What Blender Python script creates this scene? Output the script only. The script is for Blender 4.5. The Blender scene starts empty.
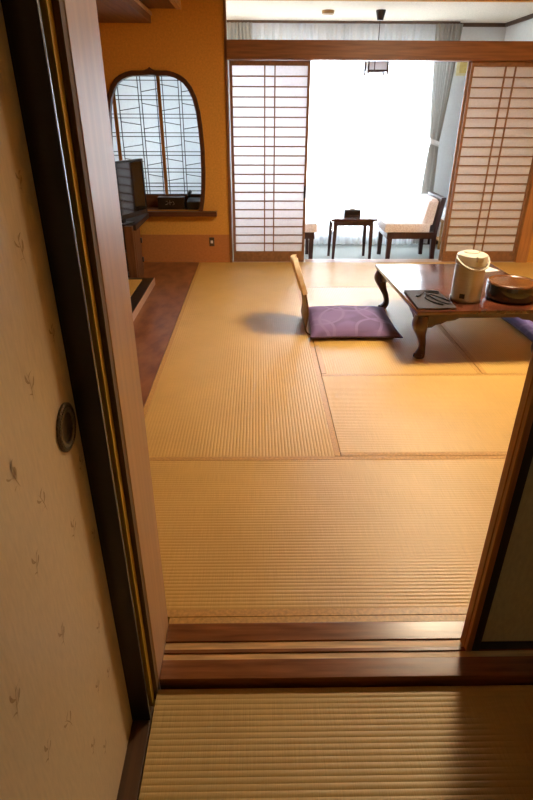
import bpy, bmesh, math, random
from mathutils import Vector, Matrix
random.seed(7)
PI = math.pi
scn = bpy.context.scene
COL = scn.collection

# ------------------------------------------------------------------ materials
def new_mat(name):
    m = bpy.data.materials.new(name); m.use_nodes = True
    nt = m.node_tree
    return m, nt, nt.nodes, nt.links, nt.nodes['Principled BSDF']

def mat(name, col, rough=0.5, metal=0.0, var=0.08, scale=(20, 20, 20), bump=0.0, bscale=None, spec=0.5, coat=0.0, col2=None, detail=4, contrast=(0.3, 0.7)):
    """noise-mottled principled material; scale may be stretched for wood grain"""
    m, nt, N, L, P = new_mat(name)
    tc = N.new('ShaderNodeTexCoord'); mp = N.new('ShaderNodeMapping'); nz = N.new('ShaderNodeTexNoise')
    mp.inputs['Scale'].default_value = scale
    nz.inputs['Scale'].default_value = 1.0; nz.inputs['Detail'].default_value = detail
    L.new(tc.outputs['Object'], mp.inputs[0]); L.new(mp.outputs[0], nz.inputs[0])
    cr = N.new('ShaderNodeValToRGB')
    c2 = col2 or tuple(max(0, c * (1 - 2.2 * var)) for c in col)
    c1 = col if col2 else tuple(min(1, c * (1 + var)) for c in col)
    cr.color_ramp.elements[0].position = contrast[0]; cr.color_ramp.elements[1].position = contrast[1]
    cr.color_ramp.elements[0].color = (*c2, 1); cr.color_ramp.elements[1].color = (*c1, 1)
    L.new(nz.outputs['Fac'], cr.inputs[0]); L.new(cr.outputs[0], P.inputs['Base Color'])
    P.inputs['Roughness'].default_value = rough; P.inputs['Metallic'].default_value = metal
    P.inputs['Specular IOR Level'].default_value = spec; P.inputs['Coat Weight'].default_value = coat
    P.inputs['Coat Roughness'].default_value = 0.12
    if bump:
        b = N.new('ShaderNodeBump'); b.inputs['Strength'].default_value = bump; b.inputs['Distance'].default_value = 0.004
        if bscale:
            n2 = N.new('ShaderNodeTexNoise'); n2.inputs['Scale'].default_value = bscale; n2.inputs['Detail'].default_value = 3
            L.new(tc.outputs['Object'], n2.inputs[0]); L.new(n2.outputs['Fac'], b.inputs['Height'])
        else:
            L.new(nz.outputs['Fac'], b.inputs['Height'])
        L.new(b.outputs[0], P.inputs['Normal'])
    return m

def tatami_mat_material(name, c1, c2, spec=0.5, rough=0.45):
    """rush weave: long fibres across the ribs with a fine stitch grid"""
    m, nt, N, L, P = new_mat(name)
    tc = N.new('ShaderNodeTexCoord')
    mp = N.new('ShaderNodeMapping'); mp.inputs['Scale'].default_value = (420, 9, 20)
    nz = N.new('ShaderNodeTexNoise'); nz.inputs['Scale'].default_value = 1; nz.inputs['Detail'].default_value = 3
    L.new(tc.outputs['Object'], mp.inputs[0]); L.new(mp.outputs[0], nz.inputs[0])
    n2 = N.new('ShaderNodeTexNoise'); n2.inputs['Scale'].default_value = 3.2; n2.inputs['Detail'].default_value = 5
    L.new(tc.outputs['Object'], n2.inputs[0])
    mx = N.new('ShaderNodeMath'); mx.operation = 'MULTIPLY_ADD'; mx.inputs[1].default_value = 0.55
    L.new(nz.outputs['Fac'], mx.inputs[0])
    m3 = N.new('ShaderNodeMath'); m3.operation = 'MULTIPLY'; m3.inputs[1].default_value = 0.45
    L.new(n2.outputs['Fac'], m3.inputs[0]); L.new(m3.outputs[0], mx.inputs[2])
    cr = N.new('ShaderNodeValToRGB'); cr.color_ramp.elements[0].position = 0.3; cr.color_ramp.elements[1].position = 0.68
    cr.color_ramp.elements[0].color = (*c2, 1); cr.color_ramp.elements[1].color = (*c1, 1)
    L.new(mx.outputs[0], cr.inputs[0]); L.new(cr.outputs[0], P.inputs['Base Color'])
    P.inputs['Roughness'].default_value = rough; P.inputs['Specular IOR Level'].default_value = spec
    b = N.new('ShaderNodeBump'); b.inputs['Strength'].default_value = 0.25; b.inputs['Distance'].default_value = 0.001
    L.new(nz.outputs['Fac'], b.inputs['Height']); L.new(b.outputs[0], P.inputs['Normal'])
    return m

def sheet_mat(name, col, transp, trans, rough=0.8, stripe=0.0):
    """thin cloth or paper: part open weave, part translucent, part diffuse"""
    m = bpy.data.materials.new(name); m.use_nodes = True
    nt = m.node_tree; N = nt.nodes; L = nt.links
    N.remove(N['Principled BSDF']); out = N['Material Output']
    tc = N.new('ShaderNodeTexCoord'); nz = N.new('ShaderNodeTexNoise'); nz.inputs['Scale'].default_value = 60; nz.inputs['Detail'].default_value = 3
    L.new(tc.outputs['Object'], nz.inputs[0])
    cr = N.new('ShaderNodeValToRGB'); cr.color_ramp.elements[0].position = 0.3; cr.color_ramp.elements[1].position = 0.7
    cr.color_ramp.elements[0].color = (*[c * 0.93 for c in col], 1); cr.color_ramp.elements[1].color = (*col, 1)
    L.new(nz.outputs['Fac'], cr.inputs[0])
    d = N.new('ShaderNodeBsdfDiffuse'); t = N.new('ShaderNodeBsdfTranslucent'); tr = N.new('ShaderNodeBsdfTransparent')
    L.new(cr.outputs[0], d.inputs['Color']); L.new(cr.outputs[0], t.inputs['Color'])
    m1 = N.new('ShaderNodeMixShader'); m1.inputs[0].default_value = trans
    L.new(d.outputs[0], m1.inputs[1]); L.new(t.outputs[0], m1.inputs[2])
    m2 = N.new('ShaderNodeMixShader'); m2.inputs[0].default_value = transp
    L.new(m1.outputs[0], m2.inputs[1]); L.new(tr.outputs[0], m2.inputs[2])
    L.new(m2.outputs[0], out.inputs[0])
    return m

def glass_mat():
    m = bpy.data.materials.new('window_glass'); m.use_nodes = True
    nt = m.node_tree; N = nt.nodes; L = nt.links
    N.remove(N['Principled BSDF']); out = N['Material Output']
    g = N.new('ShaderNodeBsdfGlossy'); g.inputs['Roughness'].default_value = 0.02
    tr = N.new('ShaderNodeBsdfTransparent'); fr = N.new('ShaderNodeFresnel'); fr.inputs[0].default_value = 1.45
    mx = N.new('ShaderNodeMixShader')
    L.new(fr.outputs[0], mx.inputs[0]); L.new(tr.outputs[0], mx.inputs[1]); L.new(g.outputs[0], mx.inputs[2]); L.new(mx.outputs[0], out.inputs[0])
    return m

def emit_mat(name, col, s):
    m = bpy.data.materials.new(name); m.use_nodes = True
    nt = m.node_tree; N = nt.nodes; L = nt.links
    N.remove(N['Principled BSDF'])
    e = N.new('ShaderNodeEmission'); e.inputs[0].default_value = (*col, 1); e.inputs[1].default_value = s
    L.new(e.outputs[0], N['Material Output'].inputs[0]); return m

M = {}
M['tatami'] = tatami_mat_material('tatami_rush', (0.69, 0.435, 0.118), (0.53, 0.32, 0.075), 0.6, 0.38)
M['tatami_fg'] = tatami_mat_material('tatami_rush_older', (0.64, 0.44, 0.155), (0.47, 0.31, 0.10))
M['heri'] = mat('mat_border_cloth', (0.58, 0.32, 0.08), 0.40, var=0.12, scale=(90, 90, 90))
M['plaster_ochre'] = mat('ochre_sand_plaster', (0.66, 0.335, 0.06), 0.9, var=0.06, scale=(60, 60, 60), bump=0.2, bscale=260)
M['dado'] = mat('brown_dado_paper', (0.47, 0.185, 0.05), 0.85, var=0.05, scale=(50, 50, 50), bump=0.15, bscale=200)
M['white_wall'] = mat('pale_grey_wallpaper', (0.74, 0.77, 0.77), 0.9, var=0.02, scale=(40, 40, 40), bump=0.2, bscale=150)
M['veranda_ceiling'] = mat('dotted_ceiling_board', (0.80, 0.71, 0.56), 0.95, var=0.08, scale=(90, 90, 90), bump=0.5, bscale=110)
M['board_ceiling'] = mat('ceiling_cedar_board', (0.36, 0.20, 0.09), 0.6, var=0.2, scale=(30, 2, 30))
M['wood_trim'] = mat('amber_wood_trim', (0.26, 0.105, 0.034), 0.42, var=0.16, scale=(3, 60, 60))
M['wood_trim_v'] = mat('amber_wood_upright', (0.30, 0.11, 0.028), 0.42, var=0.16, scale=(60, 60, 3))
M['wood_door'] = mat('warm_wood_door_edge', (0.40, 0.155, 0.035), 0.4, var=0.2, scale=(70, 70, 3))
M['lattice'] = mat('shoji_lattice_wood', (0.26, 0.125, 0.055), 0.5, var=0.12, scale=(40, 40, 40))
M['lattice_dark'] = mat('fine_dark_lattice', (0.035, 0.022, 0.016), 0.5, var=0.12, scale=(40, 40, 40))
M['gold_wood'] = mat('honey_wood_stile', (0.42, 0.20, 0.05), 0.45, var=0.14, scale=(60, 60, 3))
M['hinoki'] = mat('pale_post_wood', (0.42, 0.22, 0.078), 0.42, var=0.06, scale=(55, 55, 1.6), spec=0.4)
M['post_dark'] = mat('olive_brown_jamb', (0.16, 0.085, 0.02), 0.8, var=0.15, scale=(55, 55, 2))
M['post_yellow'] = mat('ochre_jamb_bead', (0.60, 0.38, 0.03), 0.8, var=0.1, scale=(55, 55, 2))
M['lacquer'] = mat('black_lacquer', (0.012, 0.008, 0.006), 0.30, var=0.1, scale=(20, 20, 20))
M['sill'] = mat('worn_red_brown_sill', (0.23, 0.08, 0.022), 0.25, var=0.18, scale=(5, 60, 60), bump=0.05)
M['sill_groove'] = mat('pale_sill_groove', (0.66, 0.39, 0.14), 0.4, var=0.18, scale=(6, 70, 70))
M['plank'] = mat('burl_red_plank', (0.30, 0.12, 0.04), 0.3, col2=(0.15, 0.045, 0.014), scale=(11, 5, 8), detail=8, contrast=(0.35, 0.65), spec=0.5)
M['fusuma_paper'] = mat('fusuma_paper', (0.69, 0.54, 0.33), 0.34, var=0.04, scale=(150, 150, 30), bump=0.06, spec=0.4)
M['fusuma_paper_r'] = mat('fusuma_paper_olive', (0.52, 0.46, 0.26), 0.6, var=0.06, scale=(100, 100, 40), bump=0.05)
M['motif'] = mat('sprig_print', (0.46, 0.31, 0.16), 0.5, var=0.1, scale=(300, 300, 300))
M['track_wood'] = mat('dark_floor_track', (0.10, 0.045, 0.015), 0.45, var=0.2, scale=(60, 3, 60))
M['bronze'] = mat('aged_bronze', (0.13, 0.11, 0.085), 0.35, metal=0.8, var=0.3, scale=(300, 300, 300))
M['bronze_dark'] = mat('dark_pull_cup', (0.008, 0.007, 0.006), 0.35, metal=0.2, var=0.2, scale=(100, 100, 100))
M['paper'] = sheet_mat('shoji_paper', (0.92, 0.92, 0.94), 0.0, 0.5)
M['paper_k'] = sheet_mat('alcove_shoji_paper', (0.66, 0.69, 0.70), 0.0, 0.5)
M['sheer'] = sheet_mat('sheer_curtain_cloth', (0.93, 0.95, 0.965), 0.14, 0.5)
M['grey_curtain'] = sheet_mat('grey_drape_cloth', (0.50, 0.50, 0.47), 0.0, 0.2)
M['tieback'] = sheet_mat('white_tieback_cloth', (0.85, 0.86, 0.86), 0.0, 0.3)
M['carpet'] = mat('grey_green_carpet', (0.36, 0.385, 0.36), 0.95, var=0.12, scale=(160, 160, 160), bump=0.3, bscale=300)
M['threshold'] = mat('pale_threshold_wood', (0.60, 0.47, 0.40), 0.3, var=0.06, scale=(3, 60, 60))
M['dark_furniture'] = mat('dark_walnut_frame', (0.045, 0.016, 0.014), 0.3, var=0.2, scale=(40, 40, 5))
M['pink_cloth'] = mat('pale_dotted_upholstery', (0.88, 0.82, 0.83), 0.9, col2=(0.74, 0.66, 0.67), scale=(75, 75, 75), detail=1, contrast=(0.40, 0.55))
M['table'] = mat('burl_table_lacquer', (0.12, 0.032, 0.014), 0.2, col2=(0.045, 0.012, 0.006), scale=(9, 7, 8), detail=8, contrast=(0.35, 0.68), coat=0.6)
M['table_leg'] = mat('dark_table_leg_lacquer', (0.050, 0.016, 0.009), 0.28, var=0.12, scale=(25, 25, 10), coat=0.15)
M['zaisu_wood'] = mat('bent_plywood', (0.13, 0.06, 0.02), 0.4, var=0.15, scale=(5, 40, 40))
M['zaisu_cover'] = mat('beige_backrest_cover', (0.90, 0.79, 0.60), 0.8, col2=(0.78, 0.58, 0.33), scale=(25, 25, 25))
M['purple'] = mat('purple_brocade', (0.235, 0.115, 0.20), 0.75, var=0.10, scale=(60, 60, 60), bump=0.1, bscale=400)
M['purple_light'] = mat('mauve_ribbon_pattern', (0.34, 0.20, 0.30), 0.75, var=0.06, scale=(60, 60, 60))
M['purple_edge'] = mat('plum_cushion_piping', (0.10, 0.045, 0.085), 0.7, var=0.1, scale=(60, 60, 60))
M['navy'] = mat('indigo_brocade', (0.13, 0.10, 0.24), 0.8, var=0.12, scale=(60, 60, 60))
M['steel'] = mat('brushed_champagne_steel', (0.38, 0.355, 0.315), 0.42, metal=0.7, var=0.04, scale=(10, 10, 300))
M['ivory'] = mat('ivory_plastic', (0.52, 0.49, 0.40), 0.4, var=0.03, scale=(20, 20, 20))
M['black_plastic'] = mat('black_plastic', (0.012, 0.012, 0.012), 0.35, var=0.05, scale=(20, 20, 20))
M['screen'] = mat('glossy_dark_screen', (0.006, 0.007, 0.008), 0.06, var=0.02, scale=(5, 5, 5), coat=0.3)
M['bowl_black'] = mat('black_lacquer_box_side', (0.016, 0.009, 0.005), 0.18, var=0.3, scale=(15, 15, 40), coat=0.5)
M['bowl_brown'] = mat('brown_lacquer_lid', (0.13, 0.05, 0.016), 0.25, var=0.25, scale=(20, 8, 10), coat=0.4)
M['folder'] = mat('dark_brown_folder', (0.028, 0.019, 0.017), 0.6, var=0.1, scale=(50, 50, 50))
M['folder_edge'] = mat('folder_page_edge', (0.35, 0.27, 0.20), 0.6, var=0.1, scale=(50, 50, 50))
M['white_paper'] = mat('white_paper', (0.78, 0.76, 0.72), 0.7, var=0.03, scale=(20, 20, 20))
M['brass'] = mat('dull_brass', (0.40, 0.27, 0.13), 0.35, metal=0.6, var=0.1, scale=(60, 60, 60))
M['cream'] = mat('cream_diffuser', (0.80, 0.74, 0.60), 0.5, var=0.03, scale=(30, 30, 30))
M['yellow'] = mat('yellow_frame_paint', (0.70, 0.58, 0.20), 0.5, var=0.06, scale=(30, 30, 30))
M['pale_yellow'] = mat('pale_yellow_face', (0.78, 0.72, 0.42), 0.5, var=0.06, scale=(30, 30, 30))
M['white_towel'] = mat('white_towelling', (0.85, 0.86, 0.86), 0.9, var=0.04, scale=(90, 90, 90), bump=0.3)
M['outlet'] = mat('bronze_outlet_plate', (0.10, 0.065, 0.04), 0.4, metal=0.3, var=0.1, scale=(60, 60, 60))
M['alu'] = mat('window_aluminium', (0.5, 0.5, 0.5), 0.4, metal=0.5, var=0.05, scale=(30, 30, 30))
M['tan_rail'] = mat('pale_cedar_and_lit_edge', (0.62, 0.40, 0.20), 0.5, var=0.12, scale=(40, 3, 40))
M['soffit'] = mat('brown_beam_wood', (0.20, 0.09, 0.035), 0.6, var=0.15, scale=(40, 3, 40))
M['glass'] = glass_mat()

M['plaster_cream'] = mat('cream_bounce_plaster', (0.80, 0.70, 0.50), 0.9, var=0.04, scale=(50, 50, 50))  # tone of the unseen entrance walls, chosen to bounce light onto the fusuma
# ------------------------------------------------------------------ helpers
def BM(): return bmesh.new()
def box(bm, x0, x1, y0, y1, z0, z1, mi=0, bev=0.0):
    vs = [bm.verts.new(p) for p in ((x0,y0,z0),(x1,y0,z0),(x1,y1,z0),(x0,y1,z0),(x0,y0,z1),(x1,y0,z1),(x1,y1,z1),(x0,y1,z1))]
    fs = [bm.faces.new([vs[i] for i in f]) for f in ((3,2,1,0),(4,5,6,7),(0,1,5,4),(1,2,6,5),(2,3,7,6),(3,0,4,7))]
    for f in fs: f.material_index = mi
    if bev > 0:
        es = list({e for f in fs for e in f.edges})
        r = bmesh.ops.bevel(bm, geom=es, offset=bev, segments=2, affect='EDGES', profile=0.6)
        for f in r['faces']: f.material_index = mi
    return vs
def prism(bm, pts, axis, a, b, mi=0):
    """extrude a closed 2D outline (CCW) along an axis from a to b"""
    def mk(p, t):
        return {'x': (t, p[0], p[1]), 'y': (p[0], t, p[1]), 'z': (p[0], p[1], t)}[axis]
    A = [bm.verts.new(mk(p, a)) for p in pts]; B = [bm.verts.new(mk(p, b)) for p in pts]
    fs = [bm.faces.new(A), bm.faces.new(B[::-1])]
    n = len(pts)
    for i in range(n): fs.append(bm.faces.new((A[i], B[i], B[(i+1) % n], A[(i+1) % n])))
    for f in fs: f.material_index = mi
    return fs
def lathe(bm, prof, cx=0, cy=0, n=32, mi=0):
    rings = []
    for r, z in prof:
        if r < 1e-5: rings.append([bm.verts.new((cx, cy, z))])
        else: rings.append([bm.verts.new((cx + r*math.cos(2*PI*k/n), cy + r*math.sin(2*PI*k/n), z)) for k in range(n)])
    for a, b in zip(rings, rings[1:]):
        for k in range(n):
            k2 = (k+1) % n
            if len(a) == 1 and len(b) == 1: continue
            if len(a) == 1: f = bm.faces.new((a[0], b[k2], b[k]))
            elif len(b) == 1: f = bm.faces.new((a[k], a[k2], b[0]))
            else: f = bm.faces.new((a[k], a[k2], b[k2], b[k]))
            f.material_index = mi
def tube(bm, pts, r, n=8, mi=0, closed=False):
    pts = [Vector(p) for p in pts]; rings = []
    m = len(pts)
    for i, p in enumerate(pts):
        if closed: t = pts[(i+1) % m] - pts[i-1]
        else: t = pts[min(i+1, m-1)] - pts[max(i-1, 0)]
        t.normalize(); up = Vector((0,0,1)) if abs(t.z) < 0.9 else Vector((1,0,0))
        u = t.cross(up).normalized(); v = u.cross(t).normalized()
        rr = r[i] if isinstance(r, (list, tuple)) else r
        rings.append([bm.verts.new(p + u*rr*math.cos(2*PI*k/n) + v*rr*math.sin(2*PI*k/n)) for k in range(n)])
    rng = range(m) if closed else range(m-1)
    for i in rng:
        a, b = rings[i], rings[(i+1) % m]
        for k in range(n):
            f = bm.faces.new((a[k], b[k], b[(k+1) % n], a[(k+1) % n])); f.material_index = mi
    if not closed:
        for rg in (rings[0][::-1], rings[-1]):
            f = bm.faces.new(rg); f.material_index = mi
def spline(pts, n=8):
    """Catmull-Rom through pts"""
    P = [Vector(p) for p in pts]; P = [P[0]*2 - P[1]] + P + [P[-1]*2 - P[-2]]; out = []
    for i in range(1, len(P)-2):
        for k in range(n):
            t = k/n; a, b, c, d = P[i-1:i+3]
            out.append(0.5*((2*b) + (c-a)*t + (2*a-5*b+4*c-d)*t*t + (3*b-a-3*c+d)*t**3))
    out.append(P[-2]); return out
def obj(name, bm, mats, parent=None, smooth=False, loc=None, rotz=None, recalc=True):
    if recalc: bmesh.ops.recalc_face_normals(bm, faces=bm.faces)
    me = bpy.data.meshes.new(name); bm.to_mesh(me); bm.free()
    for m in (mats if isinstance(mats, (list, tuple)) else [mats]): me.materials.append(m)
    if smooth:
        for p in me.polygons: p.use_smooth = True
        try: me.set_sharp_from_angle(angle=math.radians(38))
        except Exception: pass
    o = bpy.data.objects.new(name, me); COL.objects.link(o)
    if parent: o.parent = parent
    if loc: o.location = loc
    if rotz is not None: o.rotation_euler = (0, 0, rotz)
    return o
def struct(name, bm, mats, parent=None, smooth=False):
    o = obj(name, bm, mats, parent, smooth)
    if not parent: o['kind'] = 'structure'
    return o
def tag(o, label, cat, group=None):
    o['label'] = label; o['category'] = cat
    if group: o['group'] = group
    return o
def thing(name, label, cat, loc=(0,0,0), rotz=0, group=None):
    o = bpy.data.objects.new(name, None); COL.objects.link(o); o.empty_display_size = 0.05
    o.location = loc; o.rotation_euler = (0, 0, rotz)
    return tag(o, label, cat, group)
def setting(name, loc=(0,0,0)):
    o = bpy.data.objects.new(name, None); COL.objects.link(o); o.location = loc; o['kind'] = 'structure'; return o
def dup(root, loc, rotz, label):
    r = root.copy(); COL.objects.link(r); r.location = loc; r.rotation_euler = (0, 0, rotz); r['label'] = label
    for ch in list(root.children):
        c = ch.copy(); COL.objects.link(c); c.parent = r
        for g in list(ch.children):
            d = g.copy(); COL.objects.link(d); d.parent = c
    return r
def bx(name, dims, m, parent=None, bev=0.0):
    b = BM(); box(b, *dims, bev=bev); return obj(name, b, m, parent)
def sbx(name, dims, m, bev=0.0):
    b = BM(); box(b, *dims, bev=bev); return struct(name, b, m)

# ------------------------------------------------------------------ key places (metres)
XL, XR = -1.75, 3.35          # main room side walls
YB = 5.80                     # back wall face of the main room
CZ = 2.50
VX0, VX1, VY1, VZ = -1.75, 2.73, 7.15, 2.27   # veranda

# ------------------------------------------------------------------ floors
sbx('floor', (XL, XR, 1.19, 5.80, -0.12, -0.03), M['board_ceiling'])
sbx('floor_entrance', (-0.40, 1.90, -1.4, 1.0, -0.12, -0.055), M['board_ceiling'])
sbx('floor_veranda', (VX0, VX1, 5.95, VY1+0.1, -0.16, -0.10), M['carpet'])

def tatami(label, cx, cy, L_, W_, along, z=0.0, key='tatami', border=(1, 1), thick=0.03, ph=0.0):
    """a rush mat; ribs run along its length; borders of cloth on its long sides"""
    b = BM(); per = 0.0155; hb = 0.030
    y0 = -W_/2 + (hb if border[0] else 0); y1 = W_/2 - (hb if border[1] else 0)
    n = int(round((y1-y0)/per)); per = (y1-y0)/n; seg = 6; amp = (0.0011 if key == 'tatami' else 0.0013)
    cols = []
    xs = (-L_/2 + 0.0015, L_/2 - 0.0015)
    for i in range(n*seg+1):
        t = i/seg; y = y0 + t*per
        zz = -0.0015 + amp*(abs(math.sin(PI*t))**0.7)
        cols.append([b.verts.new((x, y, zz)) for x in xs])
    for a, c in zip(cols, cols[1:]): b.faces.new((a[0], a[1], c[1], c[0]))
    # mat core below the weave
    box(b, xs[0], xs[1], y0, y1, -thick, -0.0032)
    me_top = obj('tatami_mat', b, M[key], None, smooth=False, loc=(cx, cy, z), rotz=(0 if along == 'x' else PI/2))
    tag(me_top, label, 'tatami mat')
    for s, on in ((-1, border[0]), (1, border[1])):
        if on:
            c = BM(); ya, yb = sorted((s*(W_/2-0.0018), s*(W_/2-hb)))
            box(c, xs[0], xs[1], ya, yb, -thick, -0.0002, bev=0.0006)
            obj('cloth_border', c, M['heri'], me_top)
    return me_top

X0 = -0.62; XS = 0.385; XM = 1.375; XQ = 2.36
# (rotated 90 deg: local +y points to world -x)
tatami('golden tatami mat lying crosswise just beyond the brown door sill', (X0+1.29)/2, (1.212+2.12)/2, 1.29-X0, 2.12-1.212, 'x')
tatami('tatami mat right of the crosswise one, in the corner behind the half open door', (1.29+XR)/2, (1.212+2.12)/2, XR-1.29, 2.12-1.212, 'x')
tatami('long golden tatami mat beside the red wood plank, nearer half of the aisle', (X0+XS)/2, (2.12+3.99)/2, 3.99-2.12, XS-X0, 'y')
tatami('tatami mat beside the plank that reaches the ochre back wall and left shoji', (X0+XS)/2, (3.99+5.80)/2, 5.80-3.99, XS-X0, 'y')
tatami('crosswise tatami mat in front of the low table, clear of any furniture', (XS+XQ)/2, (2.12+3.02)/2, XQ-XS, 0.90, 'x')
tatami('tatami mat under the purple floor cushion and the left table legs', (XS+XM)/2, (3.02+4.87)/2, 1.85, XM-XS, 'y')
tatami('shaded tatami mat lying under the right part of the low table', (XM+XQ)/2, (3.02+4.87)/2, 1.85, XQ-XM, 'y')
tatami('pale window lit tatami mat crosswise in front of the veranda threshold', (XS+XQ)/2, (4.87+5.80)/2, XQ-XS, 0.93, 'x')
tatami('tatami mat at the right side of the room under the indigo cushion edge', (XQ+XR)/2, (2.12+3.99)/2, 1.87, XR-XQ, 'y')
tatami('tatami mat reaching the foot of the right shoji behind the lacquer box', (XQ+XR)/2, (3.99+5.80)/2, 1.81, XR-XQ, 'y')
tatami('dim older tatami mat in the entrance room, in front of the sill', 0.66, 0.52, 1.90, 0.935, 'x', z=-0.028, key='tatami_fg', border=(0, 0), thick=0.027)
tatami('tatami mat of the entrance room under the viewer', 0.66, -0.41, 1.90, 0.92, 'x', z=-0.028, key='tatami_fg', border=(0, 0), thick=0.027)

# red burl plank floor of the alcove side
sbx('floor_plank', (XL, X0-0.002, 1.19, 5.80, -0.03, -0.001), M['plank'])
# wood threshold between mats and veranda carpet
b = BM(); box(b, -0.27, VX1, 5.801, 5.95, -0.12, -0.002, bev=0.002)
for yy in (5.835, 5.885): box(b, -0.25, 2.72, yy-0.004, yy+0.004, -0.01, 0.0)
struct('trim_1', b, M['threshold'])

# ------------------------------------------------------------------ door sill in the foreground
b = BM()
XA, XB = -0.283, 1.86
box(b, XA, XB, 0.998, 1.0595, -0.12, 0.0, 0, bev=0.002)      # near board
box(b, XA, XB, 1.060, 1.081, -0.12, -0.004, 1)     # near groove
box(b, XA, XB, 1.0815, 1.094, -0.12, 0.0, 0, bev=0.0015)     # divider
box(b, XA, XB, 1.0945, 1.121, -0.12, -0.004, 1)    # far groove
box(b, XA, XB, 1.1215, 1.187, -0.12, 0.0, 0, bev=0.002)      # far board
box(b, XA, XB, 1.1875, 1.211, -0.12, -0.0005, 2)   # pale strip against the mat
struct('trim_2', b, [M['sill'], M['sill_groove'], M['heri']])

# entrance wall: left pale post, header, walls
b = BM()
box(b, -0.40, -0.285, 0.998, 1.194, -0.12, 2.5, bev=0.002)
struct('trim_3', b, M['hinoki'])
b = BM()
box(b, -0.40, -0.2865, 0.975, 0.9975, -0.0545, 2.5, 0)
st = struct('trim_4', b, [M['post_dark']])
b = BM()
box(b, -0.3165, -0.2975, 0.952, 0.9745, -0.054, 2.45)
struct('trim_5', b, M['post_yellow'])
b = BM(); box(b, -0.285, 1.86, 1.0, 1.19, 1.80, 1.92); struct('trim_6', b, M['wood_trim'])
b = BM()
box(b, XL, -0.40, 1.02, 1.17, -0.12, CZ)
box(b, 1.86, XR, 1.02, 1.17, -0.12, CZ)
box(b, -0.40, 1.86, 1.02, 1.17, 1.92, CZ)
struct('wall_front', b, M['plaster_ochre'])

# left sliding closet door (paper face, black stile, bronze pull) and its floor track
b = BM(); box(b, -0.40, -0.292, -1.4, 0.935, -0.055, -0.024, bev=0.0015)
struct('trim_7', b, M['track_wood'])
d1 = setting('door_1', (-0.34, 0.0, -0.024))
b = BM(); box(b, -0.025, 0.0, -0.80, 0.895, 0.0, 1.80)
sprigs = [(0.806,1.240,1),(0.857,1.088,0.8),(0.735,1.052,1.1),(0.637,0.966,1.1),(0.697,0.873,1),(0.863,0.822,0.8),(0.773,0.739,1),(0.868,0.647,0.7),
          (0.620,0.804,1),(0.647,0.615,1),(0.736,0.347,0.8),(0.474,0.686,1.2),(0.605,0.454,1.1),(0.508,0.509,1),(0.704,0.181,0.8),(0.654,0.270,0.9),
          (0.843,1.327,0.7),(0.80,0.45,0.7),(0.80,0.30,0.7),(0.55,0.25,1),(0.70,1.45,1),(0.85,1.52,0.8),(0.40,0.95,1),(0.5,1.2,1),(0.3,0.7,1),(0.15,1.0,1),(0.2,1.35,1)]
rs = random.Random(3)
for (yy, zz, s) in sprigs:
    base = Vector((0.0006, yy, zz+0.024-0.02*s)); a0 = rs.uniform(-0.5, 0.5)
    def arc(st, ang, ln, bend, w):
        pts = []; p = Vector(st); a = ang
        for k in range(6):
            pts.append(p.copy()); p = p + Vector((0, math.sin(a), math.cos(a)))*ln/5; a += bend/5
        vs = []
        for k, q in enumerate(pts):
            ww = w*(math.sin(PI*(k+0.6)/6.2))
            nrm = Vector((0, 1, 0))
            vs.append((b.verts.new(q-nrm*ww), b.verts.new(q+nrm*ww)))
        for u, v in zip(vs, vs[1:]):
            f = b.faces.new((u[0], u[1], v[1], v[0])); f.material_index = 1
        return pts
    st_ = arc(base, a0, 0.045*s, rs.uniform(-0.6, 0.6), 0.0010)
    arc(st_[2], a0+1.1, 0.020*s, -1.2, 0.0032); arc(st_[3], a0-1.2, 0.022*s, 1.3, 0.0032)
    arc(st_[4], a0+0.7, 0.016*s, 1.0, 0.0030); arc(st_[1], a0-0.9, 0.014*s, -1.0, 0.0026)
obj('paper_panel', b, [M['fusuma_paper'], M['motif']], d1, recalc=False)
b = BM(); box(b, -0.028, 0.048, 0.8955, 0.9055, 0.0, 2.4, bev=0.002); box(b, -0.028, 0.020, 0.9055, 0.942, 0.0, 2.4)
obj('black_stile', b, M['lacquer'], d1, smooth=True)
pl = setting('finger_pull'); del pl['kind']; pl.parent = d1; pl.location = (0.0, 0.833, 0.950)
b = BM()
prof = [(0.0440,0.0),(0.0440,0.004),(0.0415,0.0055),(0.034,0.0045),(0.030,0.0058),(0.0275,0.0045),(0.0265,0.001)]
lathe(b, prof, n=40)
for k in range(48):
    a = 2*PI*k/48; r = 0.0375
    box(b, r*math.cos(a)-0.0012, r*math.cos(a)+0.0012, r*math.sin(a)-0.0012, r*math.sin(a)+0.0012, 0.004, 0.0066)
bmesh.ops.rotate(b, verts=b.verts, cent=(0,0,0), matrix=Matrix.Rotation(PI/2, 3, 'Y'))
obj('pull_ring', b, M['bronze'], pl, smooth=True)
b = BM(); lathe(b, [(0.0264,0.0012),(0.022,0.0009),(0.0,0.0007)], n=32)
bmesh.ops.rotate(b, verts=b.verts, cent=(0,0,0), matrix=Matrix.Rotation(PI/2, 3, 'Y'))
obj('pull_cup', b, M['bronze_dark'], pl, smooth=True)
# flatten the Empty level: ring and cup are sub-parts of the pull
b = BM(); box(b, -0.40, -0.30, -1.4, 0.97, 1.80, 2.5)
struct('wall_left_entrance_top', b, M['plaster_ochre'])
b = BM(); box(b, -0.46, -0.40, -1.4, 0.998, -0.12, 2.5)
struct('wall_left_entrance', b, M['plaster_ochre'])
sbx('wall_right_entrance', (1.86, 1.95, -1.4, 1.0, -0.12, 2.5), M['plaster_cream'])
sbx('wall_back_entrance', (-0.46, 1.95, -1.5, -1.4, -0.12, 2.5), M['plaster_cream'])
sbx('ceiling_entrance', (-0.46, 1.95, -1.5, 1.02, 2.5, 2.56), M['board_ceiling'])

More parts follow.
